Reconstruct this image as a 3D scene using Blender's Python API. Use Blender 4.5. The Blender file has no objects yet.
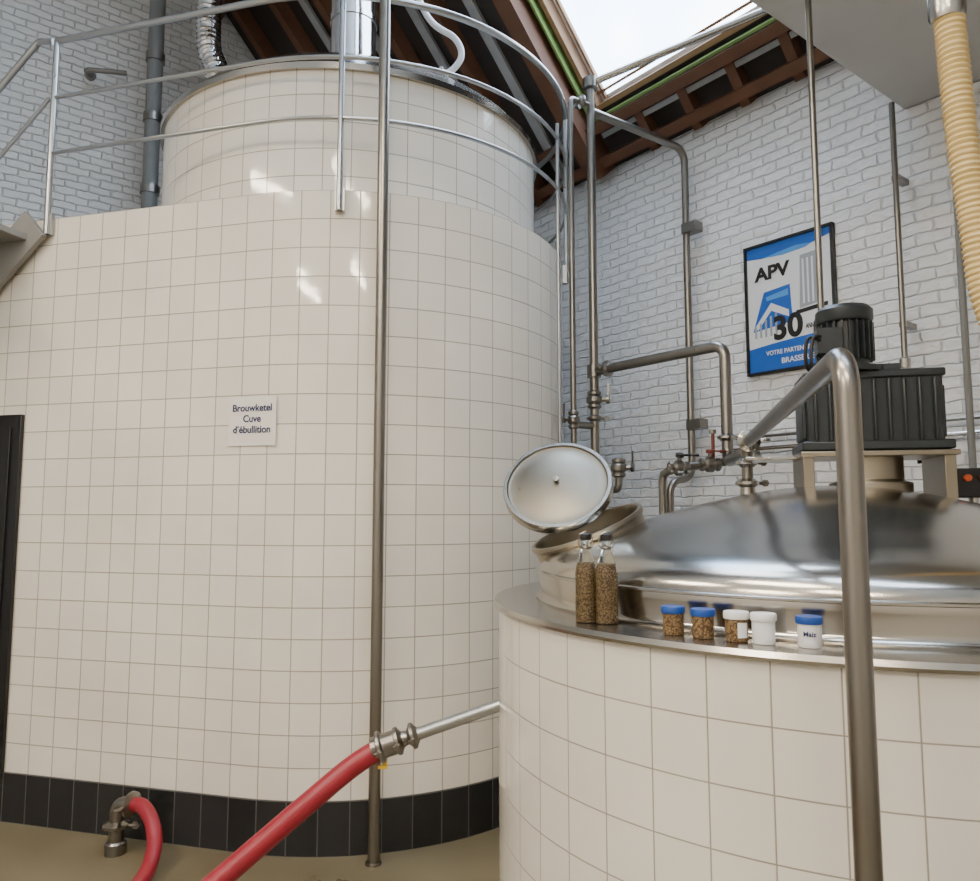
import bpy, math, random
from mathutils import Vector, Matrix
random.seed(4)
EYE=1.62
scene=bpy.context.scene
V=Vector
# ---------------------------------------------------------------- materials
def nodes(name):
    m=bpy.data.materials.new(name); m.use_nodes=True
    nt=m.node_tree; b=nt.nodes['Principled BSDF']
    return m,nt,b
def simple(name,col,rough=.5,metal=0,noise=0,nscale=8,bump=0,**kw):
    m,nt,b=nodes(name)
    b.inputs['Base Color'].default_value=(*col,1); b.inputs['Roughness'].default_value=rough
    b.inputs['Metallic'].default_value=metal
    for k,v in kw.items(): b.inputs[k.replace('_',' ')].default_value=v
    if noise or bump:
        tc=nt.nodes.new('ShaderNodeTexCoord'); n=nt.nodes.new('ShaderNodeTexNoise')
        n.inputs['Scale'].default_value=nscale; n.inputs['Detail'].default_value=5
        nt.links.new(tc.outputs['Object'],n.inputs['Vector'])
        if noise:
            mx=nt.nodes.new('ShaderNodeMix'); mx.data_type='RGBA'
            mx.inputs['A'].default_value=(*[c*(1-noise) for c in col],1)
            mx.inputs['B'].default_value=(*[min(1,c*(1+noise)) for c in col],1)
            nt.links.new(n.outputs['Fac'],mx.inputs['Factor']); nt.links.new(mx.outputs['Result'],b.inputs['Base Color'])
        if bump:
            bp=nt.nodes.new('ShaderNodeBump'); bp.inputs['Strength'].default_value=bump; bp.inputs['Distance'].default_value=.01
            nt.links.new(n.outputs['Fac'],bp.inputs['Height']); nt.links.new(bp.outputs['Normal'],b.inputs['Normal'])
    return m
def tile_mat(name,c1,c2,mortar,size,rough=.07,msize=.0026,offset=0,h=None,tilt=.0022):
    m,nt,b=nodes(name); L=nt.links.new; h=h or size
    def math_(op,a,b_=None,c=None):
        n=nt.nodes.new('ShaderNodeMath'); n.operation=op
        for i,q in enumerate((a,b_,c)):
            if q is None: continue
            if isinstance(q,(int,float)): n.inputs[i].default_value=q
            else: L(q,n.inputs[i])
        return n.outputs[0]
    tc=nt.nodes.new('ShaderNodeTexCoord')
    br=nt.nodes.new('ShaderNodeTexBrick'); br.offset=offset; br.squash=1
    L(tc.outputs['UV'],br.inputs['Vector'])
    br.inputs['Scale'].default_value=1; br.inputs['Brick Width'].default_value=size; br.inputs['Row Height'].default_value=h
    br.inputs['Mortar Size'].default_value=msize; br.inputs['Mortar Smooth'].default_value=.15
    br.inputs['Color1'].default_value=(*c1,1); br.inputs['Color2'].default_value=(*c2,1); br.inputs['Mortar'].default_value=(*mortar,1)
    n=nt.nodes.new('ShaderNodeTexNoise'); n.inputs['Scale'].default_value=1.7; n.inputs['Detail'].default_value=4
    L(tc.outputs['UV'],n.inputs['Vector'])
    mr=nt.nodes.new('ShaderNodeMapRange'); mr.inputs['From Min'].default_value=.3; mr.inputs['From Max'].default_value=.75
    mr.inputs['To Min'].default_value=1; mr.inputs['To Max'].default_value=.88
    L(n.outputs['Fac'],mr.inputs['Value'])
    mx=nt.nodes.new('ShaderNodeMix'); mx.data_type='RGBA'; mx.blend_type='MULTIPLY'; mx.inputs['Factor'].default_value=1
    L(br.outputs['Color'],mx.inputs['A']); L(mr.outputs['Result'],mx.inputs['B']); L(mx.outputs['Result'],b.inputs['Base Color'])
    rr=nt.nodes.new('ShaderNodeMapRange'); rr.inputs['To Min'].default_value=rough; rr.inputs['To Max'].default_value=.8
    L(br.outputs['Fac'],rr.inputs['Value']); L(rr.outputs['Result'],b.inputs['Roughness'])
    # every tile sits at a very slightly different angle
    sp=nt.nodes.new('ShaderNodeSeparateXYZ'); L(tc.outputs['UV'],sp.inputs[0])
    us=math_('DIVIDE',sp.outputs[0],size); vs=math_('DIVIDE',sp.outputs[1],h)
    cb=nt.nodes.new('ShaderNodeCombineXYZ'); L(math_('FLOOR',us),cb.inputs[0]); L(math_('FLOOR',vs),cb.inputs[1])
    wn=nt.nodes.new('ShaderNodeTexWhiteNoise'); wn.noise_dimensions='2D'; L(cb.outputs[0],wn.inputs['Vector'])
    sc=nt.nodes.new('ShaderNodeSeparateColor'); L(wn.outputs['Color'],sc.inputs[0])
    fx=math_('FRACT',us); fy=math_('FRACT',vs)
    tx=math_('MULTIPLY',math_('SUBTRACT',sc.outputs[0],.5),math_('SUBTRACT',fx,.5))
    ty=math_('MULTIPLY',math_('SUBTRACT',sc.outputs[1],.5),math_('SUBTRACT',fy,.5))
    hh=math_('MULTIPLY',math_('ADD',tx,ty),tilt)
    hh=math_('MULTIPLY_ADD',br.outputs['Fac'],-.0012,hh)
    n2=nt.nodes.new('ShaderNodeTexNoise'); n2.inputs['Scale'].default_value=9; n2.inputs['Detail'].default_value=1
    L(tc.outputs['UV'],n2.inputs['Vector']); hh=math_('MULTIPLY_ADD',n2.outputs['Fac'],.0006,hh)
    bp=nt.nodes.new('ShaderNodeBump'); bp.inputs['Strength'].default_value=1; bp.inputs['Distance'].default_value=1
    L(hh,bp.inputs['Height']); L(bp.outputs['Normal'],b.inputs['Normal'])
    return m
def brick_mat(name,c1,c2,mortar):
    m,nt,b=nodes(name); L=nt.links.new
    tc=nt.nodes.new('ShaderNodeTexCoord')
    n0=nt.nodes.new('ShaderNodeTexNoise'); n0.inputs['Scale'].default_value=10; n0.inputs['Detail'].default_value=5
    L(tc.outputs['UV'],n0.inputs['Vector'])
    sc=nt.nodes.new('ShaderNodeVectorMath'); sc.operation='MULTIPLY_ADD'; L(n0.outputs['Color'],sc.inputs[0]); sc.inputs[1].default_value=(.05,.034,0); L(tc.outputs['UV'],sc.inputs[2])
    br=nt.nodes.new('ShaderNodeTexBrick'); br.offset=.5; L(sc.outputs[0],br.inputs['Vector'])
    br.inputs['Scale'].default_value=1; br.inputs['Brick Width'].default_value=.19; br.inputs['Row Height'].default_value=.07
    br.inputs['Mortar Size'].default_value=.009; br.inputs['Mortar Smooth'].default_value=1
    br.inputs['Color1'].default_value=(*c1,1); br.inputs['Color2'].default_value=(*c2,1); br.inputs['Mortar'].default_value=(*mortar,1)
    L(br.outputs['Color'],b.inputs['Base Color']); b.inputs['Roughness'].default_value=.42
    n=nt.nodes.new('ShaderNodeTexNoise'); n.inputs['Scale'].default_value=16; n.inputs['Detail'].default_value=6
    L(tc.outputs['UV'],n.inputs['Vector'])
    inv=nt.nodes.new('ShaderNodeMath'); inv.operation='SUBTRACT'; inv.inputs[0].default_value=1; L(br.outputs['Fac'],inv.inputs[1])
    ad=nt.nodes.new('ShaderNodeMath'); ad.operation='MULTIPLY_ADD'; L(n.outputs['Fac'],ad.inputs[0]); ad.inputs[1].default_value=2.0; L(inv.outputs[0],ad.inputs[2])
    bp=nt.nodes.new('ShaderNodeBump'); bp.inputs['Strength'].default_value=1; bp.inputs['Distance'].default_value=.009
    L(ad.outputs[0],bp.inputs['Height']); L(bp.outputs['Normal'],b.inputs['Normal'])
    return m
def steel_mat(name,col,rough,stretch=(1,1,40),var=.12):
    m,nt,b=nodes(name); L=nt.links.new
    b.inputs['Metallic'].default_value=1; b.inputs['Base Color'].default_value=(*col,1)
    tc=nt.nodes.new('ShaderNodeTexCoord'); mp=nt.nodes.new('ShaderNodeMapping'); mp.inputs['Scale'].default_value=stretch
    n=nt.nodes.new('ShaderNodeTexNoise'); n.inputs['Scale'].default_value=3; n.inputs['Detail'].default_value=4
    L(tc.outputs['Object'],mp.inputs['Vector']); L(mp.outputs[0],n.inputs['Vector'])
    rr=nt.nodes.new('ShaderNodeMapRange'); rr.inputs['To Min'].default_value=max(.02,rough-var/2); rr.inputs['To Max'].default_value=rough+var/2
    L(n.outputs['Fac'],rr.inputs['Value']); L(rr.outputs['Result'],b.inputs['Roughness'])
    return m
M={}
M['tile']=tile_mat('cream_wall_tile',(.83,.78,.68),(.78,.73,.63),(.38,.33,.26),.151)
M['tile2']=tile_mat('cream_wall_tile_large',(.82,.78,.70),(.78,.74,.66),(.38,.34,.28),.157,msize=.0021)
M['btile']=tile_mat('black_skirting_tile',(.014,.015,.016),(.022,.022,.024),(.08,.08,.075),.151,rough=.25,msize=.003,h=.25)
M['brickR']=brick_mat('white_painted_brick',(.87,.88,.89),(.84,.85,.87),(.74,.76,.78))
M['brickL']=brick_mat('warm_white_painted_brick',(.76,.73,.68),(.71,.68,.63),(.56,.54,.50))  # darker, warmer tone than the right wall brick
M['steel']=steel_mat('brushed_stainless',(.46,.44,.40),.24,(8,8,8))
M['rail']=steel_mat('rail_stainless',(.42,.43,.43),.30,(8,8,8))
M['post']=steel_mat('satin_pipe_steel',(.27,.25,.22),.30,(6,6,6))
M['dome']=steel_mat('polished_dome_steel',(.46,.43,.38),.19,(2,2,2),.08)
M['lidst']=steel_mat('satin_hatch_steel',(.34,.30,.23),.34,(5,5,5),.1)
M['hatch']=steel_mat('satin_hatch_lid_steel',(.22,.20,.16),.40,(4,4,4),.1)
M['steel_d']=steel_mat('dull_stainless',(.25,.235,.21),.30,(8,8,8))
M['chrome']=steel_mat('shiny_duct_steel',(.7,.7,.7),.12,(6,6,6),.08)
M['wood']=simple('brown_roof_timber',(.13,.055,.026),.6,noise=.35,nscale=6,bump=.3)
M['wood2']=simple('varnished_window_timber',(.28,.15,.07),.5,noise=.25,nscale=6)
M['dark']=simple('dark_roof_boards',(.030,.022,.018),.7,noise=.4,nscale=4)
M['green']=simple('green_sill_board',(.16,.25,.06),.5,noise=.3)
M['grey']=simple('grey_paint',(.20,.20,.19),.5,noise=.1)
M['strip']=simple('dusty_pale_batten',(.34,.34,.33),.7,noise=.2)
M['slab']=simple('soffit_paint',(.52,.52,.51),.6,noise=.12,nscale=2)
M['ceilp']=simple('pale_ceiling_boards',(.6,.6,.58),.7,noise=.05)
M['black']=simple('black_paint',(.007,.007,.008),.35)
M['motor']=simple('dark_motor_enamel',(.020,.026,.029),.36,noise=.15,nscale=30)
M['cable']=simple('black_cable',(.012,.012,.012),.45)
M['red']=simple('red_hose_rubber',(.27,.012,.025),.38,noise=.22,nscale=14,bump=.1)
M['yellow']=simple('cream_spiral_hose',(.70,.53,.24),.42)
M['yvalve']=simple('yellow_lever',(.75,.5,.03),.4)
M['white']=simple('white_plastic',(.8,.8,.8),.4)
M['hose_w']=simple('white_hose',(.75,.76,.78),.35)
M['blue']=simple('blue_plastic_cap',(.012,.07,.34),.35)
M['pblue']=simple('poster_blue',(.012,.12,.52),.35)
M['pblue2']=simple('poster_light_blue',(.09,.33,.74),.35)
M['paper']=simple('paper_white',(.78,.80,.82),.3)
M['note']=simple('laminated_note_paper',(.76,.73,.67),.15)
M['pgrey']=simple('poster_grey',(.35,.38,.42),.35)
M['ink']=simple('ink_navy',(.014,.024,.09),.5)
M['inkb']=simple('ink_black',(.010,.010,.012),.4)
M['orange']=simple('orange_lamp_cap',(.8,.12,.02),.3)
M['tap']=simple('oxide_red_tap',(.16,.03,.02),.4)
M['concrete']=simple('stair_grey',(.24,.23,.21),.6,noise=.15,nscale=10)
M['glass']=simple('clear_glass',(.9,.95,.92),.03,Transmission_Weight=1.0,IOR=1.3)
m,nt,b=nodes('malt_grain'); tc=nt.nodes.new('ShaderNodeTexCoord'); vo=nt.nodes.new('ShaderNodeTexVoronoi'); vo.inputs['Scale'].default_value=190
cr=nt.nodes.new('ShaderNodeValToRGB'); cr.color_ramp.elements[0].color=(.40,.27,.12,1); cr.color_ramp.elements[1].color=(.07,.035,.012,1); cr.color_ramp.elements[1].position=.7
nt.links.new(tc.outputs['Object'],vo.inputs['Vector']); nt.links.new(vo.outputs['Distance'],cr.inputs[0]); nt.links.new(cr.outputs[0],b.inputs['Base Color']); b.inputs['Roughness'].default_value=.6
M['grain']=m
m,nt,b=nodes('ochre_resin_floor'); L=nt.links.new
tc=nt.nodes.new('ShaderNodeTexCoord'); n=nt.nodes.new('ShaderNodeTexNoise'); n.inputs['Scale'].default_value=1.3; n.inputs['Detail'].default_value=8
cr=nt.nodes.new('ShaderNodeValToRGB'); cr.color_ramp.elements[0].color=(.120,.094,.050,1); cr.color_ramp.elements[0].position=.25; cr.color_ramp.elements[1].color=(.21,.175,.105,1); cr.color_ramp.elements[1].position=.75
L(tc.outputs['Object'],n.inputs['Vector']); L(n.outputs['Fac'],cr.inputs[0]); L(cr.outputs[0],b.inputs['Base Color'])
rr=nt.nodes.new('ShaderNodeMapRange'); rr.inputs['To Min'].default_value=.15; rr.inputs['To Max'].default_value=.5; L(n.outputs['Fac'],rr.inputs['Value']); L(rr.outputs['Result'],b.inputs['Roughness'])
M['floor']=m
m=bpy.data.materials.new('skylight_pane'); m.use_nodes=True; nt=m.node_tree; nt.nodes.remove(nt.nodes['Principled BSDF'])
tr=nt.nodes.new('ShaderNodeBsdfTransparent'); gl=nt.nodes.new('ShaderNodeBsdfGlossy'); gl.inputs['Roughness'].default_value=.05
ms=nt.nodes.new('ShaderNodeMixShader'); ms.inputs[0].default_value=.06
nt.links.new(tr.outputs[0],ms.inputs[1]); nt.links.new(gl.outputs[0],ms.inputs[2]); nt.links.new(ms.outputs[0],nt.nodes['Material Output'].inputs[0])
M['pane']=m
m=bpy.data.materials.new('lamp_tube_glow'); m.use_nodes=True; b=m.node_tree.nodes['Principled BSDF']
b.inputs['Emission Color'].default_value=(1,.9,.74,1); b.inputs['Emission Strength'].default_value=10
M['tube']=m

# ---------------------------------------------------------------- mesh builder
class B:
    def __init__(s): s.v=[];s.f=[];s.mi=[];s.uv=[];s.mats=[]
    def mat(s,k):
        if k not in s.mats: s.mats.append(k)
        return s.mats.index(k)
    def face(s,idx,k,uv=None):
        s.f.append(idx); s.mi.append(s.mat(k)); s.uv.append(uv or [(0,0)]*len(idx))
    def add(s,pts):
        n=len(s.v); s.v+= [tuple(p) for p in pts]; return list(range(n,n+len(pts)))
    def poly(s,pts,k,uv=None): s.face(s.add(pts),k,uv)
    def box(s,c,size,k,ax=None):
        c=V(c); X,Y,Z=ax or (V((1,0,0)),V((0,1,0)),V((0,0,1)))
        h=[q/2 for q in size]
        i=s.add([c+X*(sx*h[0])+Y*(sy*h[1])+Z*(sz*h[2]) for sz in(-1,1) for sy in(-1,1) for sx in(-1,1)])
        for q in((0,2,3,1),(4,5,7,6),(0,1,5,4),(2,6,7,3),(0,4,6,2),(1,3,7,5)): s.face([i[j] for j in q],k)
    def beam(s,p,q,w,h,k,up=(0,0,1)):
        p=V(p);q=V(q);d=(q-p).normalized(); sd=d.cross(V(up)).normalized(); u=sd.cross(d)
        s.box((p+q)/2,((q-p).length,w,h),k,(d,sd,u))
    def lathe(s,prof,o,k,axis=(0,0,1),seg=32,cap=True,start=0):
        o=V(o);a=V(axis).normalized(); t=V((1,0,0)) if abs(a.x)<.8 else V((0,1,0))
        x=(t-a*t.dot(a)).normalized(); y=a.cross(x)
        rings=[]
        for r,z in prof:
            rings.append(s.add([o+a*z+(x*math.cos(2*math.pi*j/seg)+y*math.sin(2*math.pi*j/seg))*max(r,1e-4) for j in range(seg)]))
        vv=0
        for n in range(len(prof)-1):
            dv=math.hypot(prof[n+1][0]-prof[n][0],prof[n+1][1]-prof[n][1]); R=max(prof[n][0],prof[n+1][0])
            for j in range(seg):
                j2=(j+1)%seg; u0=2*math.pi*R*j/seg; u1=2*math.pi*R*(j+1)/seg
                s.face([rings[n][j],rings[n][j2],rings[n+1][j2],rings[n+1][j]],k,[(u0,vv),(u1,vv),(u1,vv+dv),(u0,vv+dv)])
            vv+=dv
        if cap:
            if prof[0][0]>1e-3: s.face(rings[0][::-1],k)
            if prof[-1][0]>1e-3: s.face(rings[-1],k)
    def cyl(s,p,q,r,k,seg=24,r2=None):
        p=V(p);q=V(q); s.lathe([(r,0),(r2 or r,(q-p).length)],p,k,q-p,seg)
    def tube(s,pts,r,k,bend=0,seg=14,step=None,rf=None):
        P=[V(p) for p in pts]
        if bend:
            out=[P[0]]
            for i in range(1,len(P)-1):
                a=(P[i-1]-P[i]);b=(P[i+1]-P[i]);la=a.length;lb=b.length;a.normalize();b.normalize()
                ang=a.angle(b)
                if ang>3.05: out.append(P[i]);continue
                t=min(bend/math.tan(ang/2),la*.48,lb*.48); rad=t*math.tan(ang/2)
                bis=(a+b).normalized(); cc=P[i]+bis*(rad/math.sin(ang/2))
                s0=P[i]+a*t-cc; s1=P[i]+b*t-cc; n=8
                tot=s0.angle(s1)
                for q in range(n+1):
                    f=q/n; out.append(cc+(s0*math.sin((1-f)*tot)+s1*math.sin(f*tot))/math.sin(tot))
            out.append(P[-1]); P=out
        if step:
            out=[];
            for i in range(len(P)-1):
                n=max(1,int((P[i+1]-P[i]).length/step))
                for q in range(n): out.append(P[i].lerp(P[i+1],q/n))
            out.append(P[-1]);P=out
        T=[]
        for i in range(len(P)):
            a=P[max(0,i-1)];b=P[min(len(P)-1,i+1)]; T.append((b-a).normalized())
        t0=T[0]; ref=V((0,0,1)) if abs(t0.z)<.9 else V((1,0,0)); x=(ref-t0*ref.dot(t0)).normalized()
        rings=[];sl=0
        for i in range(len(P)):
            if i: sl+=(P[i]-P[i-1]).length
            x=(x-T[i]*x.dot(T[i])).normalized(); y=T[i].cross(x)
            rr=rf(sl) if rf else r
            rings.append(s.add([P[i]+(x*math.cos(2*math.pi*j/seg)+y*math.sin(2*math.pi*j/seg))*rr for j in range(seg)]))
        for n in range(len(P)-1):
            for j in range(seg):
                j2=(j+1)%seg; s.face([rings[n][j],rings[n][j2],rings[n+1][j2],rings[n+1][j]],k)
        s.face(rings[0][::-1],k); s.face(rings[-1],k)
    def clamp(s,p,d,r,k='steel'):
        p=V(p);d=V(d).normalized()
        s.lathe([(r*1.0,-.02),(r*1.35,-.012),(r*1.75,-.006),(r*1.75,.006),(r*1.35,.012),(r*1.0,.02)],p,k,d,20)
        t=d.cross(V((0,0,1))) if abs(d.z)<.9 else V((1,0,0)); t.normalize()
        s.cyl(p+t*r*1.3,p+t*r*2.7,r*.28,k,10); s.lathe([(r*.55,-.006),(r*.55,.006)],p+t*r*2.6,k,t.cross(d),6)
    def valve(s,p,d,r,hk='black',hd=None):
        p=V(p);d=V(d).normalized(); hd=V(hd) if hd else V((0,-1,0))
        hd=(hd-d*hd.dot(d)).normalized()
        s.lathe([(r,-.06),(r*1.5,-.05),(r*1.5,-.035),(r*1.2,-.03),(r*1.75,-.015),(r*1.75,.015),(r*1.2,.03),(r*1.5,.035),(r*1.5,.05),(r,.06)],p,'steel_d',d,20)
        s.cyl(p,p+hd*(r*2.6),r*.5,'steel_d',12)
        e=p+hd*(r*2.6); s.cyl(e,e+hd*(r*.7),r*.95,hk,14)
        s.beam(e+hd*r*.4-d*.02,e+hd*r*.4+d*.10,r*.7,r*.35,hk,up=hd)
    def obj(s,name,parent=None,bevel=0,sharp=35,smooth=True):
        me=bpy.data.meshes.new(name); me.from_pydata(s.v,[],s.f)
        for k in s.mats: me.materials.append(M[k])
        me.polygons.foreach_set('material_index',s.mi)
        uvl=me.uv_layers.new(name='UVMap'); fl=[c for u in s.uv for q in u for c in q]; uvl.data.foreach_set('uv',fl)
        if smooth:
            me.polygons.foreach_set('use_smooth',[True]*len(s.f)); me.update(); me.set_sharp_from_angle(angle=math.radians(sharp))
        me.update(); o=bpy.data.objects.new(name,me); scene.collection.objects.link(o)
        if parent: o.parent=parent
        if bevel:
            bm=o.modifiers.new('bevel','BEVEL'); bm.width=bevel; bm.segments=2; bm.limit_method='ANGLE'; bm.angle_limit=math.radians(50)
        return o
def empty(name,loc=(0,0,0)):
    o=bpy.data.objects.new(name,None); o.empty_display_size=.2; scene.collection.objects.link(o); return o
def text(body,size,k,loc,X,Y,name,parent,align='CENTER',bold=.0,sx=1):
    cu=bpy.data.curves.new(name,'FONT'); cu.body=body; cu.size=size; cu.align_x=align; cu.align_y='CENTER'; cu.offset=bold; cu.extrude=.0004
    t=bpy.data.objects.new(name+'_tmp',cu); scene.collection.objects.link(t)
    bpy.context.view_layer.update()
    me=bpy.data.meshes.new_from_object(t.evaluated_get(bpy.context.evaluated_depsgraph_get()))
    bpy.data.objects.remove(t)
    me.materials.clear(); me.materials.append(M[k])
    X=V(X).normalized();Y=V(Y).normalized();Z=X.cross(Y)
    mt=Matrix((X*sx,Y,Z)).transposed().to_4x4(); mt.translation=V(loc); me.transform(mt)
    o=bpy.data.objects.new(name,me); scene.collection.objects.link(o); o.parent=parent; return o
def spline(pts,n=10):
    P=[V(p) for p in pts]; P=[P[0]*2-P[1]]+P+[P[-1]*2-P[-2]]; out=[]
    for i in range(1,len(P)-2):
        for q in range(n):
            t=q/n; a,b,c,d=P[i-1:i+3]
            out.append(.5*((2*b)+(c-a)*t+(2*a-5*b+4*c-d)*t*t+(3*b-a-3*c+d)*t**3))
    out.append(P[-2]); return out

# ---------------------------------------------------------------- room frame
K=V((-1.14,8.87,0)); e1=V((.6112,-.7915,0)); e2=V((-.7915,-.6112,0)); UP=V((0,0,1))
def R(a,b,z): return K+e1*a+e2*b+UP*z
A1=11.0; BW=8.6; EZ=2.85+EYE; SL=1.15; RB=BW/2; RZ=EZ+SL*RB
def wall(name,p,q,z0,z1,k):
    b=B(); w=(q-p).length
    b.poly([p+UP*z0,q+UP*z0,q+UP*z1,p+UP*z1],k,[(0,z0),(w,z0),(w,z1),(0,z1)]); return b.obj(name,smooth=False)
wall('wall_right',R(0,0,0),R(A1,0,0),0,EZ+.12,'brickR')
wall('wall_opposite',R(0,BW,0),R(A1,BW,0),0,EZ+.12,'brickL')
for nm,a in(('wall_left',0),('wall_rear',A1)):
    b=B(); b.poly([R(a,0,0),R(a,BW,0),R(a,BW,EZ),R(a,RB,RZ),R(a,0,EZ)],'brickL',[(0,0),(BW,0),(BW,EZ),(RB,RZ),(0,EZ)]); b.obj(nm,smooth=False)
b=B(); b.poly([R(0,0,0),R(A1,0,0),R(A1,BW,0),R(0,BW,0)],'floor'); b.obj('floor',smooth=False)
def rz(bb): return EZ+SL*bb
b=B()
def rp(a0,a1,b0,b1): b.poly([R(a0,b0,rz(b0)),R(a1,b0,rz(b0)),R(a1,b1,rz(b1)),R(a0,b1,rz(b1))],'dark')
S1=(3.68,5.52,.31,3.2); S2_fill=(6.2,10.0,2.4,4.0)  # first skylight lengthened out of view, second one added, both for more light
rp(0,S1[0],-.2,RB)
rp(S1[0],S1[1],-.2,S1[2]); rp(S1[0],S1[1],S1[3],RB); rp(S1[1],S2_fill[0],-.2,RB)
rp(S2_fill[0],S2_fill[1],-.2,S2_fill[2]); rp(S2_fill[0],S2_fill[1],S2_fill[3],RB); rp(S2_fill[1],A1,-.2,RB)
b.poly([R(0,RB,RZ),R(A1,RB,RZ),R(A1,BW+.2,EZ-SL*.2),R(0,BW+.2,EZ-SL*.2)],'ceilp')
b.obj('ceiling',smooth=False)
sd=(e2+UP*SL).normalized(); rn=e1.cross(sd).normalized()
if rn.z<0: rn=-rn
def roofp(a,bb,off=0): return R(a,bb,rz(bb))+rn*off
for i,S in enumerate((S1,S2_fill)):
    w=empty('window_or_fill_%d'%(i+1)); b=B(); a0,a1,b0,b1=S  # the second opening is unseen, added to light the room
    for (p,q) in (((a0,b0),(a0,b1)),((a1,b0),(a1,b1)),((a0,b0),(a1,b0)),((a0,b1),(a1,b1))):
        b.beam(roofp(*p,.04),roofp(*q,.04),.04,.16,'wood2',up=rn)
    for (p,q) in (((a0,b0),(a0,b1)),((a1,b0),(a1,b1)),((a0,b0),(a1,b0)),((a0,b1),(a1,b1))):
        b.beam(roofp(*p,.08),roofp(*q,.08),.10,.03,'white',up=rn)
    if i: 
        aa=(a0+a1)/2; b.beam(roofp(aa,b0,.08),roofp(aa,b1,.08),.05,.03,'white',up=rn)
    else:
        b.beam(roofp(a0,1.9,.08),roofp(a1,1.9,.08),.06,.03,'white',up=rn)
        b.beam(roofp(a0+.07,b0+.02,.05),roofp(a0+.07,b1,.05),.02,.03,'wood2',up=rn)
        b.beam(roofp(a0,b0+.06,.05),roofp(a1,b0+.06,.05),.02,.03,'wood2',up=rn)
    b.obj('frame',w,smooth=False)
    b=B(); b.poly([roofp(a0,b0,.10),roofp(a1,b0,.10),roofp(a1,b1,.10),roofp(a0,b1,.10)],'pane'); b.obj('pane',w,smooth=False)
b=B()
for a in (.35,.95,1.55,2.15,2.75):
    b.beam(roofp(a,.0,-.07),roofp(a,RB,-.07),.085,.15,'wood',up=rn)
b.beam(roofp(3.50,.0,-.11),roofp(3.50,RB,-.11),.15,.22,'wood',up=rn)
for a in (4.05,4.45,4.85,5.25): b.beam(roofp(a,.0,-.05),roofp(a,.26,-.05),.07,.11,'wood',up=rn)
for a in (5.64,6.1): b.beam(roofp(a,.0,-.07),roofp(a,RB,-.07),.09,.15,'wood',up=rn)
for a in (10.3,): b.beam(roofp(a,.0,-.07),roofp(a,RB,-.07),.09,.15,'wood',up=rn)
for bb in (.06,.23): b.beam(roofp(0.05,bb,-.11),roofp(A1-.05,bb,-.11),.08,.08,'wood',up=rn)
b.beam(roofp(0.05,2.1,-.2),roofp(3.5,2.1,-.2),.12,.16,'wood',up=rn)
b.obj('roof_timbers',smooth=False)
b=B()
b.beam(roofp(3.66,.268,-.06),roofp(5.55,.268,-.06),.02,.12,'green',up=rn)
b.beam(roofp(3.66,.18,-.08),roofp(5.6,.18,-.08),.04,.025,'strip',up=rn)
b.beam(roofp(3.625,.3,-.03),roofp(3.625,3.2,-.03),.02,.12,'green',up=rn)
b.obj('trim_1',smooth=False)
b=B()
for a in (1.25,1.85,2.45,3.05): b.beam(roofp(a,.05,-.03),roofp(a,RB-.1,-.03),.09,.03,'strip',up=rn)
b.obj('ceiling_insulation_strips',smooth=False)
b=B(); SZ=2.345+EYE
c=R((5.84+8.6)/2,1.12,SZ+.15); b.box(c,(8.6-5.84,2.22,.30),'slab',(e1,e2,UP)); b.obj('mezzanine_slab',bevel=.008)

# ---------------------------------------------------------------- brew kettle
TC=V((-.85,5.1,0)); TR=1.335; WT=1.65+EYE; n0=V((-.26,-.9656,0)).normalized(); wd=V((-n0.y,n0.x,0)); 
if wd.x<0: wd=-wd
a0=math.atan2(n0.y,n0.x)
def planpath(off,m0,aend,na=60):
    pts=[]; T=TC+n0*(TR+off)
    pts.append(T-wd*m0)
    nflat=max(2,int(m0/.3))
    for i in range(1,nflat): pts.append(T-wd*(m0*(1-i/nflat)))
    for i in range(na+1):
        a=a0+(aend-a0)*i/na; pts.append(TC+V((math.cos(a),math.sin(a),0))*(TR+off))
    return pts
kettle=empty('brew_kettle')
def strip(b,pts,z0,z1,k,vo=0,uo=0):
    u=uo; lo=b.add([p+UP*z0 for p in pts]); hi=b.add([p+UP*z1 for p in pts])
    for i in range(len(pts)-1):
        d=(pts[i+1]-pts[i]).length
        b.face([lo[i],lo[i+1],hi[i+1],hi[i]],k,[(u,vo),(u+d,vo),(u+d,vo+z1-z0),(u,vo+z1-z0)]); u+=d
pp=planpath(0,4.9,math.radians(100))
close=[V((-2.9,6.9,0)),V((-5.85,5.15,0))]
b=B(); strip(b,pp,.25,WT,'tile'); 
strip(b,[pp[-1]]+close+[pp[0]],.0,WT,'tile')
b.poly([p+UP*WT for p in pp+close],'slab')
b.obj('tiled_surround',kettle)
b=B(); strip(b,planpath(.008,4.9,math.radians(100)),0,.25,'btile'); 
ppl=planpath(.008,4.9,math.radians(100)); pin=planpath(-.01,4.9,math.radians(100))
lo=b.add([p+UP*.25 for p in ppl]);hi=b.add([p+UP*.25 for p in pin])
for i in range(len(ppl)-1): b.face([lo[i],lo[i+1],hi[i+1],hi[i]],'btile')
b.obj('black_skirting',kettle)
DT=2.375+EYE; DC=TC+V((-.085,.02,0))
b=B(); b.lathe([(1.24,WT-.02),(1.24,DT)],DC,'tile',seg=96,cap=False)
b.obj('tiled_drum',kettle)
b=B(); b.lathe([(1.23,DT-.005),(1.262,DT-.004),(1.265,DT+.03),(1.24,DT+.045),(1.19,DT+.11),(1.1,DT+.185),(.9,DT+.27),(.5,DT+.37),(.17,DT+.40),(.17,DT+.46)],DC,'dome',seg=96)
b.obj('domed_lid',kettle)
b=B(); fc=TC+V((-.10,-.10,0))
b.lathe([(.155,DT+.38),(.155,DT+1.0),(.163,DT+1.0),(.163,DT+1.04),(.155,DT+1.04),(.155,RZ-1.6)],fc,'chrome',seg=40)
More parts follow.
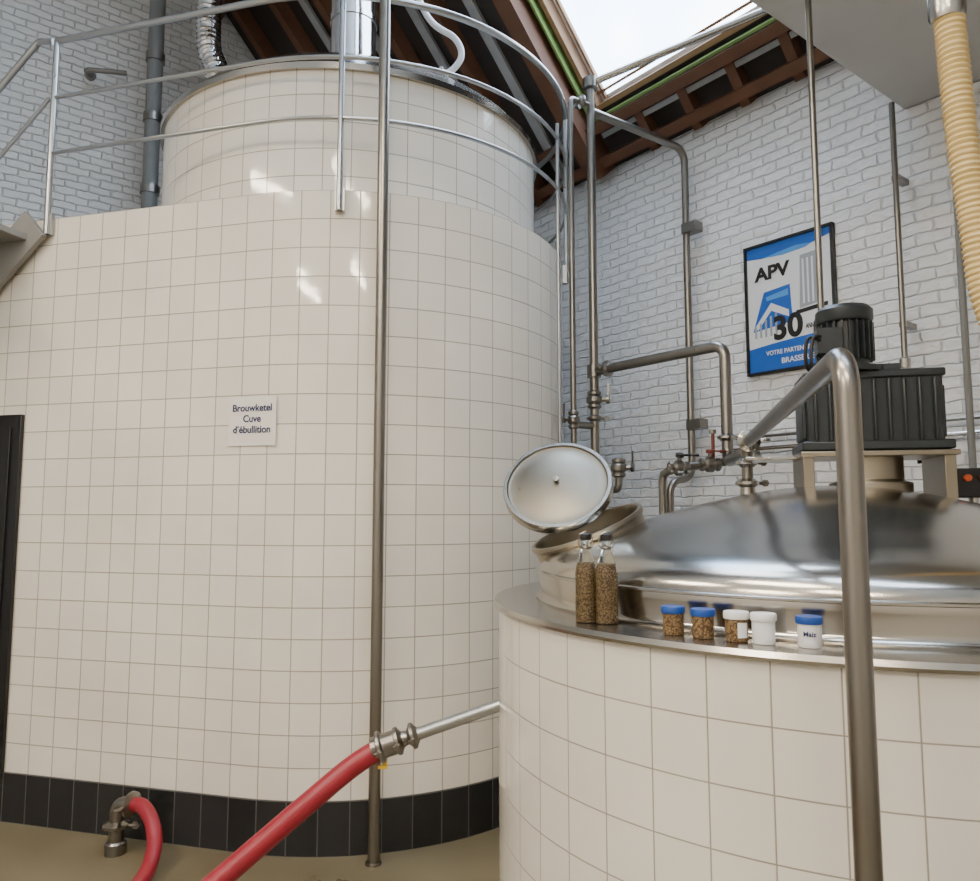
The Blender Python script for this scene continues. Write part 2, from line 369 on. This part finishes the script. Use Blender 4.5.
b.lathe([(.20,DT+.38),(.20,DT+.41)],fc,'steel',seg=40)
b.obj('steam_flue',kettle)
b=B(); b.tube(spline([(-.36,4.55,DT+.2),(-.34,4.5,DT+.33),(-.25,4.5,DT+.36),(-.18,4.5,DT+.46),(-.22,4.5,DT+.58),(-.4,4.52,DT+.75),(-.6,4.6,DT+1.3)]),.020,'hose_w'); b.clamp((-.30,4.5,DT+.345),(1,0,.1),.024)
b.obj('lid_vent_hose',kettle)
sc=TC+n0*(TR+.006)+wd*0.0+UP*(EYE+.46)
sgn=empty('paper_sign'); b=B(); b.box(sc,(.27,.004,.25),'note',(wd,n0,UP)); b.obj('sheet',sgn,smooth=False)
for i,t in enumerate(('Brouwketel','Cuve','d\u2019\u00e9bullition')):
    text(t,.050,'ink',sc-n0*-.004+UP*(.065-.055*i),wd,UP,'line_%d'%(i+1),sgn,bold=.0012,sx=.96)
dr=empty('door_1'); T=TC+n0*TR
def wp(m,off,z): return T-wd*m+n0*off+UP*z
b=B(); m1=1.43; 
b.box(wp(m1+.45,.012,1.205),(.90,.024,1.91),'black',(wd,n0,UP)); b.box(wp(m1+.45,.028,1.18),(.78,.012,1.82),'black',(wd,n0,UP))
b.obj('leaf',dr,bevel=.003)
b=B(); b.cyl(wp(m1+.12,.034,1.2),wp(m1+.12,.08,1.2),.012,'steel'); b.cyl(wp(m1+.12,.08,1.2),wp(m1+.24,.08,1.2),.01,'steel'); b.obj('handle',dr)

# ---------------------------------------------------------------- guard rail
g=empty('guard_rail'); b=B()
RO=.035; ms=1.32
for z,r in ((WT+1.04,.018),(WT+.70,.011),(WT+.37,.011)):
    b.tube([p+UP*z for p in planpath(RO,ms,math.radians(75),50)],r,'rail',seg=10)
b.obj('rails',g)
b=B()
def post(p,out,z0,z1):
    b.tube([p+UP*z0,p+UP*z1],.016,'rail',seg=12); b.box(p-out*.015+UP*(z0+.06),(.05,.02,.12),'rail',(UP.cross(out),out,UP))
for a in (-86.5,-5,38,72):
    o=V((math.cos(math.radians(a)),math.sin(math.radians(a)),0)); post(TC+o*(TR+RO),o,WT-.12,WT+1.04)
post(T-wd*ms+n0*RO,n0,WT-.10,WT+1.04)
b.obj('posts',g)
sdn=(-wd-UP*.92).normalized()
b=B()
for off in (.035,.75):
    s0=T-wd*(ms+.03)+n0*off
    b.tube([s0+UP*(WT+1.04),s0-wd*.1+UP*(WT+1.06),s0-wd*.1+sdn*2.6+UP*(WT+1.06)],.018,'rail',bend=.05,seg=10)
    b.tube([s0+UP*(WT+.70),s0+sdn*2.6+UP*(WT+.70)],.011,'rail',seg=10)
    b.tube([s0-wd*1.5-UP*1.38+UP*(WT-.1),s0-wd*1.5-UP*1.38+UP*(WT+1.0)],.017,'rail',seg=10)
b.obj('stair_handrail',g)
b=B(); top=T-wd*1.38
for off in (.05,.75):
    s0=top+n0*off+UP*(WT-.04); b.beam(s0,s0+sdn*3.0,.035,.20,'concrete',up=n0.cross(sdn))
for i in range(10):
    c=top+n0*.40-wd*(.16+.205*i)+UP*(WT-.12-.19*i); b.box(c,(.24,.68,.035),'concrete',(wd,n0,UP))
b.obj('access_stair',bevel=.003)

# ---------------------------------------------------------------- mash tun
MC=V((1.334,2.996,0)); MR=1.30; MZ=EYE-.330
mt=empty('mash_tun')
b=B(); b.lathe([(MR,0),(MR,MZ-.025)],MC,'tile2',seg=112,cap=False); b.obj('tiled_wall',mt)
for p in mt.children[0].data.uv_layers[0].data: p.uv=(p.uv[0]+.06, p.uv[1]-(MZ-.025)+.157*20)
b=B(); b.lathe([(1.0,MZ-.02),(MR+.003,MZ-.026),(MR+.014,MZ-.026),(MR+.019,MZ-.016),(MR+.013,MZ-.002),(MR+.0,MZ),(1.10,MZ),(1.0,MZ)],MC,'steel',seg=112)
b.obj('steel_rim',mt)
prof=[(1.15,0),(1.152,.006),(1.137,.015),(1.133,.03),(1.143,.08),(1.140,.12),(1.115,.160),(1.06,.188),(1.0,.210),(.9,.238),(.8,.270),(.65,.322),(.5,.362),(.35,.397),(.2,.422),(.1,.432),(0,.435)]
b=B(); b.lathe([(r,MZ+z) for r,z in prof],MC,'dome',seg=128,cap=False); b.obj('dome',mt,sharp=60)
b=B(); b.lathe([(1.142,MZ+.100),(1.150,MZ+.103),(1.150,MZ+.109),(1.141,MZ+.113)],MC,'steel',seg=128,cap=False); b.obj('dome_weld_band',mt)
mw=V((.415,3.10,EYE-.12)); ax=V((-.38,-.10,.92)).normalized()
b=B(); b.lathe([(.228,-.13),(.228,.045),(.236,.050),(.240,.060),(.236,.072),(.222,.072),(.218,.06),(.218,-.05)],mw,'lidst',ax,64,cap=False)
b.lathe([(.217,-.01),(.0,-.01)],mw,'black',ax,40,cap=False)
b.lathe([(.2285,-.035),(.233,-.032),(.233,-.024),(.2285,-.02)],mw,'steel',ax,64,cap=False)
b.obj('manway_neck',mt)
lc=V((.28,3.17,EYE+.118)); ln=V((-.20,-.76,.60)).normalized()
b=B(); b.lathe([(.215,-.035),(.226,-.033),(.230,-.028),(.230,.0),(.226,.008),(.212,.008)],lc,'steel',ln,64,cap=False)
b.lathe([(.212,.008),(.207,.0),(.195,-.002),(.16,.006),(.11,.014),(.06,.018),(.02,.020),(0,.020)],lc,'hatch',ln,64,cap=False)
b.lathe([(.230,-.034),(0,-.040)],lc,'lidst',ln,64,cap=False)
b.lathe([(.007,.016),(.007,.03),(.013,.032),(.013,.038),(0,.039)],lc,'lidst',ln,20)
hp=mw+ax*.05+V((.02,.235,.0)); b.tube([lc-ln*.035,lc-ln*.08-UP*.08,hp+UP*.02,hp-UP*.05],.014,'steel_d',bend=.03)
b.box(lc-ln*.045,(.34,.04,.02),'steel_d',(V((1,0,0)),UP.cross(V((1,0,0))),UP))
b.obj('manway_lid',mt)
nz=V((1.145,3.38,0))
b=B(); b.lathe([(.06,MZ+.365),(.06,MZ+.39),(.034,MZ+.41),(.03,MZ+.45)],nz,'steel',seg=28); b.clamp(nz+UP*(MZ+.46),(0,0,1),.03); b.obj('dome_nozzle',mt)
b=B(); F=V((.693,1.46,0))
b.tube([F,F+UP*(EYE+.335-.025),nz+UP*(EYE+.31),nz+UP*(MZ+.47)],.0245,'post',bend=.075,seg=24)
b.lathe([(.06,0),(.06,.012),(.03,.014)],F,'steel')
dF=(nz-F).normalized(); b.clamp(nz-dF*.12+UP*(EYE+.31),dF,.028); b.clamp(nz+UP*(EYE+.22),(0,0,1),.028)
b.obj('spray_feed_pipe',mt)
cb=empty('control_box'); gx=V((.97,-.243,0)).normalized(); gy=V((-gx.y,gx.x,0))
cb.parent=mt
b=B(); cc=V((1.98,3.12,EYE+.12)); b.box(cc,(.15,.09,.12),'black',(gx,gy,UP)); b.obj('case',cb,bevel=.006)
b=B(); b.cyl(cc-gy*.045+gx*-.035+UP*.02,cc-gy*.065+gx*-.035+UP*.02,.014,'orange'); b.cyl(cc-gy*.045+gx*.02+UP*.02,cc-gy*.065+gx*.02+UP*.02,.014,'tap')
b.cyl(cc-UP*.06,cc-UP*.2,.018,'steel')
b.tube(spline([cc+gx*.06+UP*.05,cc+gx*.1+UP*.12,cc+gx*.2+UP*.14,cc+gx*.4+UP*.3]),.008,'cable',seg=8)
b.tube(spline([cc-gx*.06+UP*.06,cc-gx*.12+UP*.10,cc-gx*.2+UP*.09]),.008,'cable',seg=8); b.obj('fittings',cb)

# ---------------------------------------------------------------- agitator
ag=empty('agitator_drive'); gc=V((1.50,3.0,0)); z0=EYE+.235
b=B()
b.box(gc+UP*(z0+.155),(.48,.24,.27),'motor',(gx,gy,UP)); b.box(gc+UP*(z0+.02),(.53,.30,.035),'motor',(gx,gy,UP)); b.box(gc+UP*(z0+.295),(.50,.26,.03),'motor',(gx,gy,UP))
for i in range(9):
    b.box(gc+gx*(-.21+.0525*i)-gy*.128+UP*(z0+.155),(.014,.020,.24),'motor',(gx,gy,UP))
for i in (-1,1): b.box(gc+gx*(.246*i)+UP*(z0+.15),(.018,.18,.2),'motor',(gx,gy,UP))
b.obj('gearbox',ag,bevel=.006)
b=B(); mc=V((1.415,2.98,z0+.31))
b.lathe([(.135,0),(.135,.02),(.085,.03),(.085,.05)],mc,'motor',seg=40)
b.lathe([(.084,.04),(.084,.20),(.10,.205),(.106,.215),(.106,.252),(.092,.268),(.04,.272),(0,.272)],mc,'motor',seg=40)
for i in range(24):
    an=2*math.pi*i/24; o=V((math.cos(an),math.sin(an),0)); b.box(mc+o*.092+UP*.125,(.028,.006,.15),'motor',(o,UP.cross(o),UP))
b.box(mc+V((-.09,-.05,.12)),(.09,.08,.10),'motor',(gx,gy,UP))
b.box(mc+V((.13,-.03,.01)),(.10,.10,.04),'motor',(gx,gy,UP))
b.obj('motor',ag)
b=B()
b.box(gc+UP*(z0-.012),(.55,.32,.02),'lidst',(gx,gy,UP))
for sx in(-1,1):
    b.box(gc+gx*(.245*sx)+UP*(EYE+.135),(.04,.28,.19),'lidst',(gx,gy,UP))
b.lathe([(.15,EYE+.04),(.15,EYE+.115),(.12,EYE+.125),(.12,z0-.02)],gc,'lidst',seg=40)
b.box(gc-gx*.36+UP*(z0-.02),(.22,.16,.014),'steel',(gx,gy,UP))
b.obj('mounting_frame',ag,bevel=.003)
b=B(); q=mc+V((-.12,-.07,.12))
for i,dx in enumerate((0,.02)):
    b.tube(spline([q+V((0,0,.02-dx)),q+V((-.05-dx,-.03,.0)),q+V((-.06-dx,-.03,-.10)),q+V((-.03,.02,-.14+dx)),q+V((.02,.10,-.06)),q+V((.04,.15,.1)),V((1.37,3.08,2.46))]),.007,'cable',seg=8)
b.obj('cables',ag)
b=B(); b.tube([(1.37,3.08,EYE+.80),(1.37,3.08,SZ)],.013,'steel_d',seg=12); b.lathe([(.03,0),(.03,.03)],(1.37,3.08,SZ-.03),'steel_d'); b.obj('conduit',ag)

# ---------------------------------------------------------------- pipework
A=V((.67,4.83,0)); 
pw=empty('process_pipework'); b=B()
zt=EYE+2.856
b.tube([A,A+UP*zt],.028,'steel_d',seg=18); b.lathe([(.055,0),(.055,.012)],A,'steel_d')
b.tube([A+UP*zt,V((1.684,4.468,EYE+3.105)),V((1.95,4.37,EYE+3.17))],.024,'steel',seg=16)
b.lathe([(.03,-.05),(.05,-.04),(.05,.03),(.03,.04)],A+UP*zt,'steel_d',seg=20)
b.obj('riser',pw)
b=B(); D=V((1.43,5.37,0)); zd=EYE+2.66
b.tube([A+UP*zd,D+UP*zd,D+UP*(EYE+.24),V((1.25,5.28,EYE+.22)),V((1.25,5.28,.0))],.026,'steel_d',bend=.10,seg=18)
for z in (EYE+2.05,EYE+.62):
    b.box(D+e1*.05+UP*z,(.12,.09,.07),'steel_d',(e1,e2,UP)); b.lathe([(.033,-.02),(.033,.02)],D+UP*z,'steel_d',seg=20)
b.obj('wall_pipe',pw)
b=B(); Bp=V((.525,4.74,0))
b.tube([A+UP*(EYE+2.70),Bp+UP*(EYE+2.70),Bp],.019,'steel_d',bend=.03,seg=14); b.clamp((A+Bp)/2+UP*(EYE+2.70),Bp-A,.028,'steel_d')
b.tube([(.425,4.60,0),(.425,4.60,EYE+2.45)],.012,'rail',seg=12)
b.obj('drop_pipe',pw)
b=B(); ze=EYE+.905; E=V((1.27,4.05,0))
b.tube([A+UP*ze,E+UP*ze,E+UP*(EYE+.27),nz+V((.03,.08,EYE+.27)),nz+UP*(EYE+.27)],.030,'steel_d',bend=.07,seg=18)
b.lathe([(.045,-.04),(.045,.04)],A+UP*ze,'steel_d',seg=20); b.clamp(A+(E-A)*.12+UP*ze,E-A,.03,'steel_d'); b.clamp(E+UP*(EYE+.40),(0,0,1),.03)
b.tube([E+UP*(EYE+.27),V((.96,4.02,EYE+.23)),V((.93,4.1,EYE+.20)),V((.93,4.1,1.2))],.022,'steel_d',bend=.05,seg=14)
b.obj('transfer_pipe',pw)
b=B()
b.valve(A+UP*(EYE+.72),(0,0,1),.03,'steel_d',(1,-.3,0)); b.valve(Bp+UP*(EYE+.58),(0,0,1),.022,'steel_d',(-1,-.3,0))
b.tube([A+UP*(EYE+.55),Bp+UP*(EYE+.55)],.022,'steel_d'); b.clamp(A+UP*(EYE+.60),(0,0,1),.03,'steel_d')
b.valve((.78,4.6,EYE+.27),(0,0,1),.028,'black',(1,-.3,0)); b.tube([A+UP*(EYE+.14),V((.78,4.6,EYE+.14)),V((.78,4.6,EYE+.33))],.022,'steel_d',bend=.03)
b.valve((1.17,4.04,EYE+.255),(1,0,0),.024,'tap',(0,-.2,1)); b.valve((1.0,4.02,EYE+.235),(1,0,0),.024,'black',(0,-.4,1))
b.cyl((1.19,4.04,EYE+.27),(1.19,4.04,EYE+.42),.009,'tap'); b.lathe([(.018,0),(.018,.02)],(1.19,4.04,EYE+.42),'steel_d')
b.obj('valves',pw)
b=B(); b.tube([(2.31,4.17,EYE+.84),(2.31,4.17,SZ)],.016,'steel_d',seg=12); b.lathe([(.028,0),(.03,.05),(.018,.06)],(2.31,4.17,EYE+.80),'steel'); 
for z in (1.05,1.9): b.box(V((2.31,4.17,EYE+z))-e2*.06,(.04,.13,.03),'steel_d',(e1,e2,UP))
b.obj('compressed_air_pipe')
b=B(); b.tube([(2.50,3.93,.0),(2.50,3.93,SZ)],.018,'grey',seg=12); b.obj('conduit_pipe')
b=B(); b.tube([R(4.55,.06,EYE+.42),R(8.5,.06,EYE+.42)],.014,'steel',seg=10); b.tube([R(4.55,.06,EYE+.50),R(8.5,.06,EYE+.50)],.010,'steel_d',seg=10)
for a in (4.8,5.8,6.8,7.8): b.box(R(a,.03,EYE+.46),(.03,.06,.14),'steel_d',(e1,e2,UP))
b.obj('wall_conduits')
b=B(); P=V((-.54,3.69,0)); b.tube([P,P+UP*(RZ-2.2)],.028,'post',seg=20); b.lathe([(.038,0),(.038,.01),(.03,.012)],P,'post'); b.obj('steel_column')
yh=empty('spiral_suction_hose'); b=B()
pts=spline([(1.405,2.2,EYE+1.72),(1.41,2.2,EYE+1.5),(1.425,2.2,EYE+1.15),(1.45,2.2,EYE+.85),(1.475,2.2,EYE+.62),(1.54,2.16,EYE+.40),(1.68,2.13,EYE+.24),(1.86,2.10,EYE+.22),(2.1,2.0,EYE+.30),(2.3,1.7,EYE+.45)],12)
b.tube(pts,.04,'yellow',seg=24,step=.004,rf=lambda s:.041+.0035*math.sin(s*2*math.pi/.018)); b.obj('hose',yh)
b=B(); b.lathe([(.036,1.74+EYE),(.036,SZ)],(1.40,2.2,0),'steel'); b.lathe([(.046,1.50+EYE),(.052,1.52+EYE),(.052,1.66+EYE),(.060,1.67+EYE),(.060,1.71+EYE),(.036,1.75+EYE)],(1.404,2.2,0),'steel'); b.obj('collar',yh)
b=B(); pts=spline([(-2.62,6.75,1.66+EYE),(-2.58,6.7,2.8+EYE),(-2.5,6.65,3.9+EYE),(-2.62,6.7,4.35+EYE),(-2.66,6.8,5.2+EYE)],14)
b.tube(pts,.1,'chrome',seg=24,step=.012,rf=lambda s:.105+.008*math.sin(s*2*math.pi/.05)); b.obj('flexible_duct')
b=B(); b.tube([(-3.18,6.85,1.66+EYE),(-3.18,6.85,5.2+EYE)],.07,'grey',seg=20)
for z in (3.0,3.7,4.3): b.lathe([(.085,-.04),(.085,.04)],V((-3.18,6.85,z+EYE)),'steel_d',seg=20)
b.obj('vent_stack')
b=B(); p0=V((-3.72,6.72,EYE+4.05)); b.tube([p0,p0+V((.0,-.1,0)),p0+V((.34,-.0,0.02))],.022,'steel_d',bend=.03); b.lathe([(.045,-.02),(.045,.02)],p0,'steel_d',axis=(0,1,0)); b.obj('wall_bracket_pipe')

# ---------------------------------------------------------------- hoses on floor
h=empty('red_transfer_hose'); b=B()
b.tube(spline([(-.40,3.0,.735),(-.52,2.98,.665),(-.66,2.93,.56),(-.82,2.87,.435),(-.97,2.80,.32),(-1.15,2.7,.185),(-1.35,2.58,.07),(-1.6,2.4,.042),(-1.9,2.1,.042),(-2.1,1.6,.042)],10),.04,'red',seg=20)
b.obj('hose',h)
b=B(); u0=V((-.40,3.0,.735)); u1=V((.06,3.03,.885)); d=(u1-u0).normalized()
b.cyl(u0+d*.05,u0+d*.10,.034,'steel_d',r2=.024); b.clamp(u0+d*.11,d,.028,'steel_d'); b.clamp(u0+d*.05,d,.030,'steel_d')
b.cyl(u0+d*.10,u1,.0235,'rail'); 
b.obj('outlet_spigot',mt)
b=B(); b.cyl(u0-d*.05,u0+d*.05,.045,'steel_d'); b.clamp(u0-d*.02,d,.034,'steel_d'); b.obj('coupling',h)
b=B(); q=u0+d*-.0-UP*.045; b.cyl(q,q-UP*.028,.009,'yvalve'); b.box(q-UP*.032+V((-.008,-.01,0)),(.036,.010,.012),'yvalve'); b.obj('drain_lever',h)
h=empty('red_drain_hose'); b=B(); s0=V((-1.79,3.80,0))
b.tube(spline([s0+V((.09,-.03,.235)),s0+V((.15,-.06,.235)),s0+V((.22,-.12,.19)),s0+V((.27,-.2,.12)),s0+V((.29,-.32,.055)),s0+V((.29,-.5,.042)),s0+V((.25,-.8,.042)),s0+V((.12,-1.3,.042)),s0+V((-.2,-1.7,.042))],10),.034,'red',seg=20); b.obj('hose',h)
b=B(); b.tube([s0,s0+UP*.23,s0+V((.10,-.033,.235))],.033,'steel_d',bend=.045,seg=18); b.lathe([(.05,0),(.05,.05),(.04,.06)],s0,'steel_d'); b.clamp(s0+UP*.13,(0,0,1),.035,'steel_d'); b.clamp(s0+V((.08,-.026,.233)),(.95,-.3,0),.034,'steel_d'); b.obj('floor_outlet',h)

# ---------------------------------------------------------------- bottles & jars on rim
def onrim(an,r): a=math.radians(an); return MC+V((math.cos(a),math.sin(a),0))*r+UP*MZ
for an,r in ((-148.0,1.228),(-145.0,1.202)):
    o=empty('swing_top_bottle'); p=onrim(an,r)
    b=B(); b.lathe([(0,.001),(.031,.001),(.033,.006),(.033,.150),(.030,.170),(.019,.205),(.014,.222),(.0135,.240),(.016,.242),(.016,.253),(.0,.253)],p,'glass',seg=32,cap=False); b.obj('glass_body',o,sharp=70)
    b=B(); b.lathe([(0,.004),(.0305,.004),(.031,.008),(.031,.140),(.028,.160),(.02,.176),(0,.178)],p,'grain',seg=28,cap=False); b.obj('malt_fill',o)
    b=B(); b.lathe([(.0165,.247),(.0175,.253),(.0165,.264),(.008,.268),(0,.268)],p,'cable',seg=20)
    for sx in(-1,1): b.tube([p+V((sx*.016,0,.222)),p+V((sx*.024,-.004,.236)),p+V((sx*.018,-.0,.263)),p+V((0,0,.272))],.0018,'steel_d',bend=.005,seg=6)
    b.lathe([(.0145,.219),(.0155,.221),(.0155,.225),(.0145,.227)],p,'steel_d',seg=20,cap=False)
    b.obj('swing_stopper',o)
for an,cap_,fill,lab in ((-133.3,'blue','grain',0),(-129.2,'blue','grain',0),(-125.0,'white','grain',1),(-121.8,'white','paper',1),(-116.7,'blue','paper',2)):
    o=empty('sample_jar'); p=onrim(an,1.216)
    b=B(); b.lathe([(0,.001),(.026,.001),(.028,.004),(.0285,.058),(.0,.058)],p,fill if lab<2 else 'white',seg=32,cap=False); b.obj('filled_cup',o)
    b=B(); b.lathe([(.0315,.058),(.0325,.060),(.0325,.073),(.031,.076),(0,.0765)],p,cap_,seg=40); b.obj('cap',o)
    if lab:
        od=(V((0,0,0))-p); od.z=0; od.normalize(); base=math.atan2(od.y,od.x)
        b=B(); N=10; rr=.0290
        if lab==1: base+=.6
        for i in range(N):
            t0=base-.5+1.0*i/N;t1=base-.5+1.0*(i+1)/N
            b.poly([p+V((math.cos(t0)*rr,math.sin(t0)*rr,.012)),p+V((math.cos(t1)*rr,math.sin(t1)*rr,.012)),p+V((math.cos(t1)*rr,math.sin(t1)*rr,.05)),p+V((math.cos(t0)*rr,math.sin(t0)*rr,.05))],'paper')
        b.obj('label',o)
        if lab==2:
            xx=V((-od.y,od.x,0)); text('Maiz',.016,'ink',p+od*.031+UP*.035,xx,UP,'label_text',o,bold=.0004)

# ---------------------------------------------------------------- poster
po=empty('framed_poster'); W,H=.63,.89; pc=R(5.075,.0,EYE+1.36)
def pp_(x,y,o): return pc+e1*((x-.5)*W)+UP*((y-.5)*H)+e2*o
b=B(); b.box(pc+e2*.012,(W,.02,H),'paper',(e1,e2,UP)); b.obj('print_board',po,smooth=False)
b=B()
for x0,x1,y0,y1 in ((0,.028,0,1),(.972,1,0,1),(0,1,0,.02),(0,1,.98,1)):
    b.box(pc+e1*(((x0+x1)/2-.5)*W)+UP*(((y0+y1)/2-.5)*H)+e2*.018,((x1-x0)*W,.036,(y1-y0)*H),'black',(e1,e2,UP))
b.obj('frame',po)
b=B()
def sh(pts,k,o=.0235): b.poly([pp_(x,y,o) for x,y in pts],k)
sh([(.03,.98),(.03,.90),(.2,.885),(.42,.90),(.6,.915),(.78,.90),(.97,.93),(.97,.98)],'pblue')
sh([(.2,.885),(.45,.87),(.7,.88),(.78,.90),(.6,.915)],'pblue2',.0238)
sh([(.03,.02),(.03,.20),(.30,.22),(.50,.23),(.97,.25),(.97,.02)],'pblue')
sh([(.08,.33),(.22,.62),(.52,.64),(.54,.36)],'pblue')
sh([(.10,.36),(.30,.53),(.50,.45),(.50,.40),(.30,.47),(.14,.34)],'paper',.0240)
sh([(.24,.58),(.50,.61),(.50,.56),(.25,.55)],'pblue2',.0240)
for i in range(5): sh([(.10+.06*i,.28),(.10+.06*i,.37+.02*i),(.125+.06*i,.37+.02*i),(.125+.06*i,.28)],'pgrey',.0241)
sh([(.62,.44),(.64,.83),(.86,.84),(.86,.46)],'pgrey')
for i in range(4): sh([(.66+.05*i,.47),(.66+.05*i,.80),(.68+.05*i,.80),(.68+.05*i,.47)],'paper',.0240)
sh([(.58,.40),(.58,.43),(.92,.45),(.92,.42)],'inkb',.0240)
b.obj('artwork',po,smooth=False)
text('APV',.125,'inkb',pp_(.32,.76,.0245),e1,UP,'logo',po,bold=.005,sx=1.1)
text('30',.21,'inkb',pp_(.48,.32,.0250),e1,UP,'number',po,bold=.008)
text("ANNEES D'EXP",.045,'inkb',pp_(.81,.30,.0252),e1,UP,'caption',po,bold=.0010,sx=.55)
text('VOTRE PARTENAIRE',.042,'paper',pp_(.5,.15,.0250),e1,UP,'caption_2',po,bold=.0008,sx=.9)
text('BRASSERIE',.05,'paper',pp_(.58,.08,.0250),e1,UP,'caption_3',po,bold=.001)

# ---------------------------------------------------------------- lights
def area(name,loc,target,sx,sy,e,col):
    l=bpy.data.lights.new(name,'AREA'); l.shape='RECTANGLE'; l.size=sx; l.size_y=sy; l.energy=e; l.color=col
    o=bpy.data.objects.new(name,l); scene.collection.objects.link(o); o.location=loc
    o.rotation_euler=(V(target)-V(loc)).to_track_quat('-Z','Y').to_euler(); return o
def lamp(a,bb,z,e,col=(1,.85,.66)):
    o=empty('ceiling_lamp'); c=R(a,bb,z); b=B(); b.box(c+UP*.05,(1.5,.28,.06),'white',(e1,e2,UP)); 
    for s_ in(-.07,.07): b.tube([c+e1*-.7+e2*s_,c+e1*.7+e2*s_],.013,'tube',seg=10)
    for s_ in(-.6,.6): b.tube([c+e1*s_+UP*.08,c+e1*s_+UP*.9],.004,'steel',seg=6)
    b.obj('fitting',o)
    ar=area('lamp_light',c-UP*.03,c-UP*2,1.4,.25,e,col); ar.parent=o; ar.rotation_euler[2]=math.atan2(e1.y,e1.x); 
lamp(6.6,4.3,4.6,65); lamp(8.6,5.4,4.4,110); lamp(4.6,5.9,4.6,90); lamp(7.0,7.2,4.3,125)
w=bpy.data.worlds.new('sky'); scene.world=w; w.use_nodes=True; nt=w.node_tree; bg=nt.nodes['Background']
tc=nt.nodes.new('ShaderNodeTexCoord'); n=nt.nodes.new('ShaderNodeTexNoise'); n.inputs['Scale'].default_value=4; n.inputs['Detail'].default_value=5
cr=nt.nodes.new('ShaderNodeValToRGB'); cr.color_ramp.elements[0].color=(.38,.62,1,1); cr.color_ramp.elements[0].position=.35; cr.color_ramp.elements[1].color=(.86,.93,1,1); cr.color_ramp.elements[1].position=.62
nt.links.new(tc.outputs['Generated'],n.inputs['Vector']); nt.links.new(n.outputs['Fac'],cr.inputs[0]); nt.links.new(cr.outputs[0],bg.inputs['Color']); bg.inputs['Strength'].default_value=12.5

# ---------------------------------------------------------------- camera
cam=bpy.data.cameras.new('camera'); co=bpy.data.objects.new('camera',cam); scene.collection.objects.link(co)
co.location=(0,0,EYE); co.rotation_euler=(math.radians(90+5.42),0,0); cam.sensor_fit='HORIZONTAL'; cam.sensor_width=36; cam.lens=760/980*36; cam.clip_start=.05
scene.camera=co
